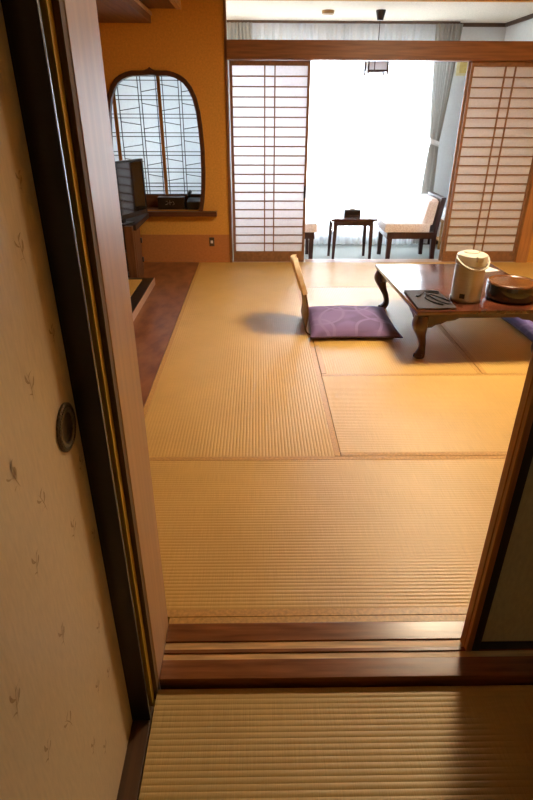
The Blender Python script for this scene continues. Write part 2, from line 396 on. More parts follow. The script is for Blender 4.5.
# right sliding fusuma, half closed, riding in the far groove
d2 = setting('door_2', (0.612, 1.098, -0.0035))
b = BM(); box(b, 0.044, 0.93, -0.008, 0.018, 0.02, 1.76)
obj('paper_panel', b, M['fusuma_paper_r'], d2)
b = BM(); box(b, 0.0, 0.020, -0.006, 0.022, 0.0, 1.80, bev=0.0015); box(b, 0.002, 0.018, -0.0225, -0.0065, 0.004, 1.80, bev=0.0015)
obj('edge_stile', b, M['wood_door'], d2)
b = BM(); box(b, 0.0205, 0.044, -0.018, 0.018, 0.0, 1.80, bev=0.002)
obj('black_stile', b, M['lacquer'], d2)
b = BM(); box(b, 0.044, 0.95, -0.014, 0.018, 0.0, 0.03, bev=0.002); box(b, 0.044, 0.95, -0.014, 0.018, 1.76, 1.80, bev=0.002)
obj('black_rail', b, M['lacquer'], d2)

# ------------------------------------------------------------------ main room shell
sbx('wall_left', (XL-0.08, XL, 1.0, 7.25, -0.16, CZ), M['plaster_ochre'])
sbx('wall_right', (XR, XR+0.08, 1.0, 5.9, -0.16, CZ), M['plaster_ochre'])
b = BM(); box(b, XL-0.08, XR+0.08, 1.0, 5.9, CZ, CZ+0.05)
for k in range(9): box(b, XL, XR, 1.4+k*0.5, 1.44+k*0.5, CZ-0.03, CZ)
struct('ceiling', b, M['board_ceiling'])

# back wall with the flame-arch window opening
CX = -0.972
half = [(0,1.765),(0.018,1.750),(0.05,1.738),(0.10,1.736),(0.16,1.737),(0.22,1.724),(0.275,1.702),(0.325,1.668),(0.372,1.610),(0.413,1.525),(0.441,1.406),(0.456,1.258),(0.466,1.08),(0.465,0.888),(0.455,0.727),(0.440,0.611),(0.420,0.521)]
def inner(h, w=0.041):
    out = []
    for i, (x, z) in enumerate(h):
        a = h[max(i-1, 0)]; c = h[min(i+1, len(h)-1)]
        t = Vector((c[0]-a[0], c[1]-a[1])).normalized(); n = Vector((t.y, -t.x))
        n = -n if n.x > 0 or (abs(n.x) < 1e-3) else n
        q = Vector((x, z)) + Vector((t.y, -t.x))*w
        out.append((max(q.x, 0) if i else 0, q.y if i else z-0.048))
    out[-1] = (out[-1][0], 0.521)
    out[0:4] = [(0, 1.703), (0.02, 1.702), (0.048, 1.700), (0.092, 1.697)]
    return out
half_in = inner(half)
def full(h): return [(CX+x, z) for x, z in h] + [(CX-x, z) for x, z in reversed(h[1:])]
OUT, INN = full(half), full(half_in)
def plate_with_hole(bm, outer, hole, y, y2):
    """wall plate in the XZ plane with a hole, front at y and back at y2"""
    for yy in (y, y2):
        vo = [bm.verts.new((p[0], yy, p[1])) for p in outer]; vi = [bm.verts.new((p[0], yy, p[1])) for p in hole]
        es = [bm.edges.new((vo[i], vo[(i+1) % len(vo)])) for i in range(len(vo))] + [bm.edges.new((vi[i], vi[(i+1) % len(vi)])) for i in range(len(vi))]
        bmesh.ops.triangle_fill(bm, edges=es, use_beauty=True)
        if yy == y: f0 = vi
        else:
            for i in range(len(vi)): bm.faces.new((f0[i], f0[(i+1) % len(vi)], vi[(i+1) % len(vi)], vi[i]))
b = BM()
MID = [((o[0]+i[0])/2, (o[1]+i[1])/2) for o, i in zip(OUT, INN)]
plate_with_hole(b, [(XL, 0.285), (-0.292, 0.285), (-0.292, CZ), (XL, CZ)], MID, YB, YB+0.06)
struct('wall_back', b, M['plaster_ochre'])
sbx('wall_back_dado', (XL, -0.292, YB-0.003, YB+0.06, -0.03, 0.285), M['dado'])
sbx('wall_back_right', (2.86, XR, YB, YB+0.1, -0.1, CZ), M['plaster_ochre'])
sbx('wall_back_top', (-0.291, 2.86, YB, YB+0.06, VZ, CZ), M['plaster_ochre'])
# frame of the arch window
win = setting('window_1', (0, 0, 0))
b = BM()
n = len(OUT)
def ring(pts, y): return [b.verts.new((p[0], y, p[1])) for p in pts]
r1 = ring(OUT, YB-0.0008); r2 = ring(OUT, YB-0.026); 
c_ = [((o[0]*0.85+i[0]*0.15), (o[1]*0.85+i[1]*0.15)) for o, i in zip(OUT, INN)]
r3 = ring(c_, YB-0.032); r4 = ring(INN, YB-0.030); r5 = ring(INN, YB+0.055)
for a, c in ((r1, r2), (r2, r3), (r3, r4), (r4, r5)):
    for i in range(n):
        k = (i+1) % n
        if i != len(half)-1: b.faces.new((a[i], c[i], c[k], a[k]))
# the outline is open at the sill between index 16 and 17
obj('arch_frame', b, M['dark_furniture'] if False else mat('arch_frame_wood', (0.085, 0.030, 0.014), 0.4, var=0.2, scale=(30, 30, 30)), win, smooth=True)
# niche behind the arch
b = BM()
NX0, NX1, NY = -1.48, -0.46, 6.075
box(b, NX0-0.02, NX0, YB+0.061, NY+0.03, 0.45, 1.88); box(b, NX1, NX1+0.02, YB+0.061, NY+0.03, 0.45, 1.88)
box(b, NX0, NX1, YB+0.061, NY+0.03, 1.86, 1.88)
obj('niche_lining', b, M['gold_wood'], win)
b = BM(); box(b, NX0, NX1, YB+0.061, NY+0.03, 0.44, 0.52); box(b, NX0, NX1, NY-0.02, NY+0.02, 0.52, 0.64)
obj('niche_sill', b, mat('niche_sill_wood', (0.13, 0.05, 0.022), 0.35, var=0.2, scale=(4, 40, 40)), win)
# shelf board under the arch
b = BM(); box(b, -1.12, -0.41, YB-0.075, YB-0.001, 0.475, 0.52, bev=0.002)
obj('sill_board', b, mat('sill_board_wood', (0.10, 0.035, 0.016), 0.35, var=0.2, scale=(4, 40, 40)), win)
# two fine lattice shoji behind the arch
cells = [-1.355, -1.135, -0.945, -0.745, -0.535]
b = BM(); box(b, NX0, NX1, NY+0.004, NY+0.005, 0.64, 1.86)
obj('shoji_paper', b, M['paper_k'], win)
b = BM()
for x, dd in ((cells[1], (-0.014, 0.014)), (cells[3], (-0.014, 0.014)), (cells[0]+0.012, (0.0,)), (cells[2]+0.034, (0.0,)), (cells[2]-0.03, (0.0,))):
    for dx in dd: box(b, x+dx-0.0034, x+dx+0.0034, NY-0.008, NY+0.003, 0.645, 1.86)
rows = [0.66, 0.735, 0.875, 1.032, 1.204, 1.368, 1.526, 1.69]
for z in rows:
    for dz in (-0.017, 0.017): box(b, NX0, NX1, NY-0.009, NY+0.003, z+dz-0.0034, z+dz+0.0034)
zr = [0.735, 0.875, 1.032, 1.204, 1.368, 1.526, 1.69, 1.86]
for ci in range(4):
    xa, xb = cells[ci]+0.012, cells[ci+1]-0.012
    for ri in range(len(zr)-1):
        zc = (zr[ri]+zr[ri+1])/2; s = -0.014 if (ri+ci) % 2 else 0.014; zc -= 0.018*(1 if ci % 2 else -1)*(1 if ri % 2 else -1)
        tube(b, [(xa, NY-0.003, zc-s), (xb, NY-0.003, zc+s)], 0.0034, 4)
obj('fine_lattice', b, M['lattice_dark'], win)
b = BM()
for x in (cells[0]-0.03, cells[2], cells[4]+0.03): box(b, x-0.017, x+0.017, NY-0.022, NY-0.009, 0.64, 1.86, bev=0.002)
obj('honey_stile', b, M['gold_wood'], win)

# post at the left of the veranda opening, right post, lintel beam
sbx('trim_8', (-0.291, -0.268, YB-0.012, YB+0.10, -0.03, CZ), mat('ochre_brown_post', (0.22, 0.09, 0.022), 0.5, var=0.15, scale=(60, 60, 3)))
sbx('trim_9', (2.742, 2.86, YB-0.02, YB+0.12, -0.03, CZ), mat('orange_right_post', (0.42, 0.19, 0.06), 0.45, var=0.12, scale=(60, 60, 3)))
b = BM(); box(b, -0.268, 2.742, YB-0.035, YB+0.13, 1.832, 1.975, bev=0.003)
box(b, -0.268, 2.742, YB-0.025, YB+0.13, 1.8255, 1.832)
struct('trim_10', b, M['wood_trim'])
# white strip standing in for daylight through the gap left of the shoji
sbx('trim_light_gap', (-0.2675, -0.2605, YB+0.06, YB+0.13, 0.0, 1.825), M['white_wall'])

def shoji(name, x0, x1, yc, v1, v2, pull=None, mcol='lattice'):
    w = x1-x0; d = setting(name, (x0, yc, -0.002))
    st = 0.025; b = BM()
    box(b, 0, st, -0.014, 0.014, 0, 1.825, bev=0.002); box(b, w-st, w, -0.014, 0.014, 0, 1.825, bev=0.002)
    box(b, st, w-st, -0.013, 0.013, 1.785, 1.825); box(b, st, w-st, -0.013, 0.013, 0, 0.108)
    obj('frame', b, M[mcol], d)
    b = BM(); zs = (1.785-0.108)/20
    for k in range(1, 20): box(b, st, w-st, -0.010, 0.003, 0.108+k*zs-0.0055, 0.108+k*zs+0.0055)
    for v in (v1, v2): box(b, v-x0-0.006, v-x0+0.006, -0.011, 0.0035, 0.108, 1.785)
    obj('lattice', b, M[mcol], d)
    b = BM(); box(b, st, w-st, 0.0045, 0.0055, 0.108, 1.785)
    obj('paper', b, M['paper'], d)
    if pull:
        b = BM(); box(b, pull-0.011-x0, pull+0.011-x0, -0.0165, -0.0135, 0.64, 0.76, bev=0.001)
        obj('finger_pull', b, M['black_plastic'], d)
    return d
shoji('door_3', -0.253, 0.492, 5.840, 0.072, 0.166, pull=0.477)
shoji('door_4', 1.968, 2.740, 5.840, 2.290, 2.382)
shoji('door_5', 1.950, 2.690, 5.882, 2.265, 2.36)

# lowered beams at the top left (alcove lintels running towards the viewer)
sbx('trim_12', (XL, -0.925, 1.19, 5.799, 2.095, 2.165), M['soffit'])
sbx('trim_lit_edge', (-0.924, -0.912, 1.19, 5.799, 2.150, 2.175), M['tan_rail'])  # pale colour paints the light caught by the beam's top edge
sbx('trim_14', (XL, -0.70, 1.19, 5.799, 2.2, 2.26), M['soffit'])
sbx('trim_15', (-0.699, -0.655, 1.19, 5.799, 2.195, 2.262), M['tan_rail'])

# ------------------------------------------------------------------ veranda shell
b = BM()
WX0, WX1, WZ0, WZ1 = -0.12, 2.12, 0.02, 2.03
LX0, LX1 = -1.62, -0.32
box(b, VX0, LX0, VY1, VY1+0.1, -0.16, VZ); box(b, LX1, WX0, VY1, VY1+0.1, -0.16, VZ); box(b, WX1, VX1, VY1, VY1+0.1, -0.16, VZ)
box(b, LX0, LX1, VY1, VY1+0.1, -0.16, 0.5); box(b, LX0, LX1, VY1, VY1+0.1, WZ1, VZ)
box(b, WX0, WX1, VY1, VY1+0.1, -0.16, WZ0); box(b, WX0, WX1, VY1, VY1+0.1, WZ1, VZ)
struct('wall_veranda_back', b, M['white_wall'])
sbx('wall_veranda_right', (VX1, VX1+0.08, 5.921, VY1+0.1, -0.16, VZ), M['white_wall'])
sbx('ceiling_veranda', (VX0, VX1+0.08, YB+0.061, VY1+0.1, VZ, VZ+0.05), M['veranda_ceiling'])
b = BM(); box(b, 2.10, VX1, VY1-0.025, VY1, VZ-0.035, VZ); box(b, VX1-0.025, VX1, 5.95, VY1-0.025, VZ-0.035, VZ)
struct('trim_16', b, mat('dark_cornice', (0.11, 0.06, 0.035), 0.5, var=0.1, scale=(20, 20, 20)))
b = BM(); box(b, VX1-0.012, VX1, 5.95, VY1, -0.10, -0.03); box(b, WX1, VX1-0.012, VY1-0.012, VY1, -0.10, -0.03)
struct('baseboard_right', b, M['dark_furniture'])
def window(name, x0, x1, z0, z1, nm):
    w = setting(name, (0, 0, 0)); b = BM(); y0, y1 = VY1+0.02, VY1+0.07
    box(b, x0, x1, y0, y1, z0, z0+0.04); box(b, x0, x1, y0, y1, z1-0.04, z1)
    for k in range(nm+1):
        x = x0+0.02+(x1-x0-0.04)*k/nm; box(b, x-0.02, x+0.02, y0, y1, z0+0.04, z1-0.04)
    obj('window_frame', b, M['alu'], w)
    b = BM(); box(b, x0+0.04, x1-0.04, VY1+0.044, VY1+0.046, z0+0.04, z1-0.04)
    obj('window_pane', b, M['glass'], w)
window('window_2', WX0, WX1, WZ0, WZ1, 2)
window('window_3', LX0, LX1, 0.5, WZ1, 2)
sbx('trim_17', (-0.35, 2.18, VY1-0.125, VY1-0.085, VZ-0.022, VZ-0.001), mat('brown_curtain_rail', (0.16, 0.10, 0.07), 0.5, var=0.1, scale=(20, 20, 20)))

def drape(name, xf, z0, z1, y, folds, depth, m, label, cat, nx=160, nz=14, seed=0):
    """hanging cloth; xf(v) gives its (left, right) at height fraction v (0 = hem)"""
    b = BM(); rr = random.Random(seed); ph = [rr.uniform(0, 6.28) for _ in range(4)]; g = []
    for j in range(nz+1):
        v = j/nz; z = z0+(z1-z0)*v; xl, xr = xf(v); row = []
        for i in range(nx+1):
            u = i/nx; w = u*folds*2*PI
            dy = depth*(math.sin(w + 0.9*math.sin(w*0.23+ph[0])) + 0.35*math.sin(w*0.37+ph[1]+0.8*v))
            dx = 0.25*depth*math.cos(w*2+ph[2])
            row.append(b.verts.new((xl+(xr-xl)*u+dx, y+dy, z)))
        g.append(row)
    for a, c in zip(g, g[1:]):
        for i in range(nx): b.faces.new((a[i], a[i+1], c[i+1], c[i]))
    o = obj(name, b, m, smooth=True); tag(o, label, cat); return o
YC = VY1-0.105
drape('sheer_curtain', lambda v: (-0.15, 0.935), -0.085, VZ-0.024, YC+0.03, 13, 0.019, M['sheer'], 'white sheer curtain over the left half of the veranda window', 'curtain', nx=260, seed=1)
drape('sheer_curtain', lambda v: (0.95, 2.02), -0.085, VZ-0.024, YC+0.03, 14, 0.019, M['sheer'], 'white sheer curtain over the right half of the window, behind the pale chair', 'curtain', nx=260, seed=2)
drape('grey_curtain', lambda v: (-0.31, -0.045), -0.06, VZ-0.024, YC-0.03, 7, 0.018, M['grey_curtain'], 'grey curtain seen above the beam at the far left of the window', 'curtain', seed=3)
def tied(v):
    zt = 0.50
    if v > zt: t = (v-zt)/(1-zt); t = t**0.8; return (2.02-0.095*t, 2.115+0.095*t)
    t = (zt-v)/zt; t = t**0.7; return (2.02-0.05*t, 2.115+0.03*t)
gc = drape('grey_curtain', tied, -0.06, VZ-0.024, YC-0.035, 8, 0.016, M['grey_curtain'], 'grey curtain gathered with a white band at the right end of the window', 'curtain', nz=30, seed=4)
b = BM(); pts = [(2.067+0.058*math.cos(a), YC-0.035+0.045*math.sin(a), 1.095-0.02*math.cos(a)) for a in [2*PI*k/24 for k in range(24)]]
for k in range(24):
    p, q = pts[k], pts[(k+1) % 24]
    b.faces.new([b.verts.new(c) for c in ((p[0],p[1],p[2]-0.028),(q[0],q[1],q[2]-0.028),(q[0],q[1],q[2]+0.028),(p[0],p[1],p[2]+0.028))])
bmesh.ops.remove_doubles(b, verts=b.verts, dist=1e-5)
o = obj('tieback', b, M['tieback'], gc, smooth=True); o['label'] = 'white tieback band'

# ------------------------------------------------------------------ veranda furniture
def leg_bar(bm, x, y, z0, z1, w0, w1, dx=0, dy=0):
    vs = []
    for z, w, ox, oy in ((z0, w0, dx, dy), (z1, w1, 0, 0)):
        vs.append([bm.verts.new((x+ox+sx*w, y+oy+sy*w, z)) for sx, sy in ((-1,-1),(1,-1),(1,1),(-1,1))])
    bm.faces.new(vs[0][::-1]); bm.faces.new(vs[1])
    for i in range(4): bm.faces.new((vs[0][i], vs[0][(i+1)%4], vs[1][(i+1)%4], vs[1][i]))
def make_chair(label, loc, rotz):
    # local: faces -x; seat x -0.27..0.25, width y +-0.27
    t = thing('lounge_chair', label, 'chair', loc, rotz, None)
    b = BM(); box(b, -0.300, 0.20, -0.25, 0.25, 0.335, 0.435, bev=0.025); obj('seat_cushion', b, M['pink_cloth'], t, smooth=True)
    b = BM()
    prism(b, [(0.11, 0.40), (0.225, 0.40), (0.265, 0.685), (0.165, 0.685)], 'y', -0.235, 0.235)
    bmesh.ops.bevel(b, geom=list(b.edges), offset=0.02, segments=3, affect='EDGES')
    obj('backrest', b, M['pink_cloth'], t, smooth=True)
    b = BM(); prism(b, [(0.232, 0.30), (0.272, 0.30), (0.325, 0.705), (0.275, 0.705)], 'y', -0.26, 0.26); 
    obj('back_frame', b, M['dark_furniture'], t)
    b = BM(); box(b, -0.265, 0.235, -0.262, -0.225, 0.275, 0.345, bev=0.003); box(b, -0.265, 0.235, 0.225, 0.262, 0.275, 0.345, bev=0.003); box(b, -0.27, -0.235, -0.262, 0.262, 0.275, 0.335, bev=0.003)
    obj('seat_frame', b, M['dark_furniture'], t)
    for x in (-0.235, 0.245):
        for y in (-0.235, 0.235):
            b = BM(); leg_bar(b, x, y, 0.0, 0.345, 0.021, 0.027, dx=(0.02 if x > 0 else 0)); obj('leg', b, M['dark_furniture'], t)
    return t
c1 = make_chair('dark framed lounge chair with pale dotted cushions right of the small side table', (1.69, 6.38, -0.10), 0)
dup(c1, (0.355, 6.38, -0.10), PI, 'lounge chair mostly hidden behind the left shoji, only its front edge showing')

t = thing('side_table', 'small square dark side table between the two veranda chairs', 'table', (1.045, 6.33, -0.10))
TZ = 0.03
b = BM(); box(b, -0.245, 0.245, -0.235, 0.235, 0.435+TZ, 0.462+TZ, bev=0.003); obj('tabletop', b, mat('side_table_top', (0.06, 0.022, 0.018), 0.12, var=0.1, scale=(5, 40, 40), coat=0.6), t)
b = BM()
box(b, -0.215, 0.215, -0.215, -0.195, 0.385+TZ, 0.435+TZ); box(b, -0.215, 0.215, 0.195, 0.215, 0.385+TZ, 0.435+TZ); box(b, -0.215, -0.195, -0.195, 0.195, 0.385+TZ, 0.435+TZ); box(b, 0.195, 0.215, -0.195, 0.195, 0.385+TZ, 0.435+TZ)
obj('apron', b, M['dark_furniture'], t)
for x in (-0.195, 0.195):
    for y in (-0.19, 0.19):
        b = BM(); leg_bar(b, x, y, 0.0, 0.434+TZ, 0.013, 0.022, dx=0.012*(1 if x > 0 else -1)); obj('leg', b, M['dark_furniture'], t)
t = thing('tissue_box', 'small black tissue box with a pale slot standing on the side table', 'box', (1.055, 6.36, 0.362+TZ))
b = BM(); box(b, -0.09, 0.09, -0.055, 0.055, 0, 0.06, bev=0.003); obj('case', b, M['lacquer'], t)
b = BM(); box(b, -0.055, 0.055, -0.02, 0.02, 0.0602, 0.0625); prism(b, [(-0.03, 0.062), (0.03, 0.062), (0.012, 0.075), (-0.016, 0.073)], 'y', -0.004, 0.004)
obj('tissue', b, M['white_paper'], t)

# stacked towels on a low rack behind the chair
t = thing('towel_rack', 'low pale wooden rack behind the veranda chair against the wall', 'rack', (2.42, 6.95, -0.10))
b = BM()
for x in (-0.17, 0.17):
    for y in (-0.09, 0.09): leg_bar(b, x, y, 0, 0.325, 0.012, 0.012)
box(b, -0.19, 0.19, -0.11, 0.11, 0.325, 0.345); box(b, -0.19, 0.19, -0.11, 0.11, 0.10, 0.115)
obj('rack_frame', b, M['gold_wood'], t)
for k, (a_, w) in enumerate((('bottom', 0.165), ('middle', 0.16), ('topmost', 0.155))):
    b = BM(); box(b, -w, w, -0.10, 0.10, 0.0, 0.043, bev=0.016)
    o = obj('folded_towel', b, M['white_towel'], None, smooth=True, loc=(2.42, 6.95, 0.2455+k*0.044))
    tag(o, 'folded white towel behind the chair, %s of the stack of three' % a_, 'towel', 'white towels stacked on the rack')
# yellow framed plaque on the wall
t = thing('wall_plaque', 'small yellow framed plaque high on the pale veranda wall', 'plaque', (2.33, VY1-0.012, 1.86))
b = BM()
for d in ((-0.085,0.085,0.06,0.085),(-0.085,0.085,-0.085,-0.06),(-0.085,-0.055,-0.06,0.06),(0.055,0.085,-0.06,0.06)): box(b, d[0], d[1], -0.012, 0.012, d[2], d[3])
obj('frame', b, M['pale_yellow'], t)
b = BM(); box(b, -0.055, 0.055, -0.004, 0.010, -0.06, 0.06); box(b, -0.035, 0.035, -0.006, -0.004, -0.025, 0.028)
obj('face', b, M['yellow'], t)

# pendant lantern with cord and ceiling cup
t = thing('pendant_lantern', 'dark wood lantern hanging on a cord from the veranda ceiling, half behind the beam', 'lamp', (1.185, 6.32, VZ))
b = BM(); lathe(b, [(0.0, -0.0005), (0.047, -0.0005), (0.047, -0.012), (0.028, -0.082), (0.0, -0.084)], n=24); obj('ceiling_cup', b, M['black_plastic'], t, smooth=True)
b = BM(); tube(b, [(0, 0, -0.08), (0, 0, -0.30)], 0.0035, 8); obj('cord', b, M['black_plastic'], t)
b = BM()
for sx in (-1, 1):
    for sy in (-1, 1): box(b, sx*0.095-0.008, sx*0.095+0.008, sy*0.095-0.008, sy*0.095+0.008, -0.535, -0.29)
for z in (-0.30, -0.41, -0.50):
    for s in (-1, 1):
        box(b, -0.10, 0.10, s*0.095-0.005, s*0.095+0.005, z-0.008, z+0.008); box(b, s*0.095-0.005, s*0.095+0.005, -0.10, 0.10, z-0.006, z+0.006)
box(b, -0.10, 0.10, -0.006, 0.006, -0.305, -0.295); box(b, -0.006, 0.006, -0.10, 0.10, -0.305, -0.295)
for s in (-1, 1): box(b, -0.035-0.004, -0.035+0.004, s*0.095-0.004, s*0.095+0.004, -0.50, -0.30)
obj('lantern_frame', b, M['dark_furniture'], t)
b = BM()
for s in (-1, 1): box(b, -0.088, 0.088, s*0.083-0.001, s*0.083+0.001, -0.495, -0.31); box(b, s*0.083-0.001, s*0.083+0.001, -0.082, 0.082, -0.495, -0.31)
obj('paper_shade', b, M['paper'], t)
b = BM(); tube(b, [(0.015, 0, -0.40), (0.015, 0, -0.53)], 0.003, 6); lathe(b, [(0, -0.545), (0.006, -0.54), (0.006, -0.53), (0, -0.525)], cx=0.015, n=8)
obj('pull_cord', b, M['black_plastic'], t)
t = thing('ceiling_light', 'small round brass ceiling fitting with a cream cover on the veranda ceiling', 'ceiling light', (0.685, 6.36, VZ))
b = BM(); lathe(b, [(0.0, -0.0005), (0.058, -0.0005), (0.060, -0.010), (0.058, -0.028), (0.0, -0.028)], n=32); obj('base', b, M['brass'], t, smooth=True)
b = BM(); lathe(b, [(0.052, -0.0285), (0.046, -0.042), (0.0, -0.046)], n=32); obj('cover', b, M['cream'], t, smooth=True)

# ------------------------------------------------------------------ alcove side: dais, counter, television
b = BM()
DX, DY, DZ = -0.945, 4.97, 0.062
box(b, XL, DX-0.006, 1.6, DY, -0.001, DZ-0.006, bev=0.001)
box(b, DX-0.10, DX-0.006, 1.6, DY, DZ-0.006, DZ, 0); box(b, XL, DX-0.10, DY-0.05, DY, DZ-0.006, DZ, 0)
box(b, DX-0.0058, DX, 1.6, DY, 0.0, DZ+0.001, 1)  # pale lip: highlight along the lacquer edge put in as colour
box(b, XL, DX-0.105, 1.6, DY-0.055, DZ-0.006, DZ-0.001, 2)
struct('floor_alcove_dais', b, [M['lacquer'], mat('dais_edge_highlight', (0.50, 0.33, 0.24), 0.3, var=0.08, scale=(30, 3, 30)), M['tatami']])
t = thing('television_cabinet', 'dark wooden cabinet with an open front and black hinges under the television', 'cabinet', (-1.10, 5.155, -0.001))
CW = mat('cabinet_brown_wood', (0.13, 0.055, 0.025), 0.4, var=0.2, scale=(40, 40, 3))
b = BM(); box(b, -0.080, -0.010, -0.16, -0.105, 0, 0.512, bev=0.003); obj('corner_post', b, CW, t)
b = BM(); box(b, -0.62, -0.035, 0.015, 0.20, 0, 0.025); box(b, -0.62, -0.60, 0.015, 0.20, 0.025, 0.464); box(b, -0.60, -0.035, 0.18, 0.20, 0.025, 0.464); box(b, -0.60, -0.085, 0.03, 0.18, 0.22, 0.235)
obj('carcass', b, mat('cabinet_dark_inside', (0.03, 0.014, 0.009), 0.5, var=0.2, scale=(30, 30, 30)), t)
b = BM(); box(b, -0.034, -0.008, -0.104, 0.16, 0.01, 0.462, bev=0.002); dr = obj('side_door', b, CW, t)
for z in (0.15, 0.33):
    b = BM(); box(b, -0.0078, 0.003, 0.135, 0.17, z-0.022, z+0.022, bev=0.001); obj('hinge', b, M['black_plastic'], dr)
b = BM(); box(b, -0.62, 0.012, -0.10, 0.64, 0.465, 0.512, bev=0.003); obj('counter_top', b, mat('counter_dark_wood', (0.035, 0.016, 0.010), 0.6, var=0.2, scale=(40, 4, 40)), t)
ang = math.atan2(0.38, 0.157)
t = thing('television', 'flat black television angled toward the room on the cabinet', 'television', (-1.1975, 5.117, 0.511), ang)
# local x runs along the screen, screen faces local -y
TW = 0.36
b = BM(); box(b, -TW, TW, -0.018, 0.030, 0.045, 0.52, bev=0.006); obj('casing', b, M['black_plastic'], t, smooth=True)
b = BM(); box(b, -TW+0.022, TW-0.028, -0.0205, -0.0182, 0.085, 0.50); obj('screen', b, M['screen'], t)
b = BM(); box(b, -0.02, 0.02, 0.0, 0.02, 0.010, 0.05); box(b, -0.08, 0.08, -0.055, 0.055, 0.0005, 0.012, bev=0.003); obj('stand', b, M['black_plastic'], t)
# things on the sill inside the arch
t = thing('lacquer_case', 'black case with a pale squiggle on its side on the sill inside the arch window', 'box', (-0.885, 5.955, 0.5205))
b = BM(); box(b, -0.135, 0.135, -0.06, 0.06, 0, 0.115, bev=0.003); obj('case', b, M['lacquer'], t)
b = BM()
for pts in ([(-0.05,0.075),(-0.03,0.08),(-0.035,0.05),(-0.055,0.045)], [(-0.01,0.085),(-0.01,0.04)], [(-0.028,0.06),(0.012,0.066)], [(0.02,0.078),(0.035,0.05),(0.018,0.042)]):
    tube(b, [(p[0], -0.061, p[1]) for p in pts], 0.0022, 5)
obj('pale_marking', b, mat('pale_marking', (0.35, 0.35, 0.35), 0.6), t)
t = thing('table_telephone', 'dark telephone with its handset standing at the right end of the arch sill', 'telephone', (-0.645, 5.95, 0.5205))
b = BM(); prism(b, [(-0.07, 0.0), (0.07, 0.0), (0.07, 0.10), (-0.07, 0.075)], 'x', -0.075, 0.065); bmesh.ops.bevel(b, geom=list(b.edges), offset=0.006, segments=2, affect='EDGES'); obj('body', b, M['black_plastic'], t, smooth=True)
b = BM(); tube(b, spline([(-0.05, -0.06, 0.125), (-0.048, -0.03, 0.150), (-0.047, 0.03, 0.160), (-0.05, 0.07, 0.150)]), 0.018, 10)
obj('handset', b, M['black_plastic'], t, smooth=True)
# wall outlet
t = thing('wall_outlet', 'bronze wall outlet plate with a white socket low on the brown dado', 'outlet', (-0.475, YB-0.0085, 0.213))
b = BM(); box(b, -0.026, 0.026, -0.003, 0.005, -0.045, 0.045, bev=0.0015); obj('plate', b, M['outlet'], t)
b = BM(); box(b, -0.012, 0.012, -0.006, -0.0032, -0.014, 0.014, bev=0.001); obj('socket', b, M['white_paper'], t)

# ------------------------------------------------------------------ low table
TX0, TX1, TY0, TY1, TH = 0.944, 1.885, 3.200, 4.360, 0.340
t = thing('low_table', 'low square glossy red-brown burl table with curved legs on the tatami', 'table', ((TX0+TX1)/2+0.012, (TY0+TY1)/2, 0), 0.03)
hx, hy = (TX1-TX0)/2, (TY1-TY0)/2
b = BM(); box(b, -hx, hx, -hy, hy, TH-0.024, TH, bev=0.006); obj('tabletop', b, M['table'], t, smooth=True)
b = BM(); box(b, -hx+0.008, hx-0.008, -hy+0.008, hy-0.008, TH-0.036, TH-0.0245, bev=0.003); obj('moulding', b, M['table_leg'], t)
def apron(L_, horizontal, off):
    """board with a curved bracket at each end"""
    top = TH-0.037; b = BM()
    prof = [(-L_, top), (-L_, top-0.085), (-L_+0.07, top-0.083), (-L_+0.095, top-0.065), (-L_+0.125, top-0.060), (-L_+0.16, top-0.042), (-L_+0.21, top-0.036), (-L_+0.24, top-0.022)]
    pts = prof + [(-p[0], p[1]) for p in reversed(prof)]
    prism(b, pts, 'y' if horizontal else 'x', off-0.011, off+0.011)
    return b
for s in (-1, 1):
    obj('apron', apron(hx-0.045, True, s*(hy-0.045)), M['table_leg'], t)
    obj('apron', apron(hy-0.045, False, s*(hx-0.045)), M['table_leg'], t)
def cabriole(sx, sy):
    b = BM(); spec = [(0.300, -0.002, 0.040), (0.255, -0.010, 0.046), (0.215, -0.006, 0.043), (0.165, 0.012, 0.031), (0.115, 0.034, 0.024), (0.075, 0.044, 0.021), (0.048, 0.042, 0.024), (0.030, 0.034, 0.030), (0.014, 0.026, 0.033), (0.0015, 0.024, 0.028)]
    path = spline([(z, d, r) for z, d, r in spec], 4); rings = []
    for p in path:
        z, d, r = p.x, p.y, p.z; cx = sx*(hx-0.05-d); cy = sy*(hy-0.05-d); ring_ = []
        for k in range(16):
            a = 2*PI*k/16; c, s = math.cos(a), math.sin(a); q = (abs(c)**3.2+abs(s)**3.2)**(-1/3.2)
            ring_.append(b.verts.new((cx+r*c*q, cy+r*s*q, z)))
        rings.append(ring_)
    for a, c in zip(rings, rings[1:]):
        for k in range(16): b.faces.new((a[k], a[(k+1)%16], c[(k+1)%16], c[k]))
    b.faces.new(rings[0]); b.faces.new(rings[-1][::-1])
    # small scroll on the toe
    tube(b, [(sx*(hx-0.05-0.016)+0.02*sy*k, sy*(hy-0.05-0.016)-0.02*sx*k, 0.016) for k in (-1, 0, 1)], 0.0145, 10)
    return b
for sx in (-1, 1):
    for sy in (-1, 1): obj('leg', cabriole(sx, sy), M['table_leg'], t, smooth=True)

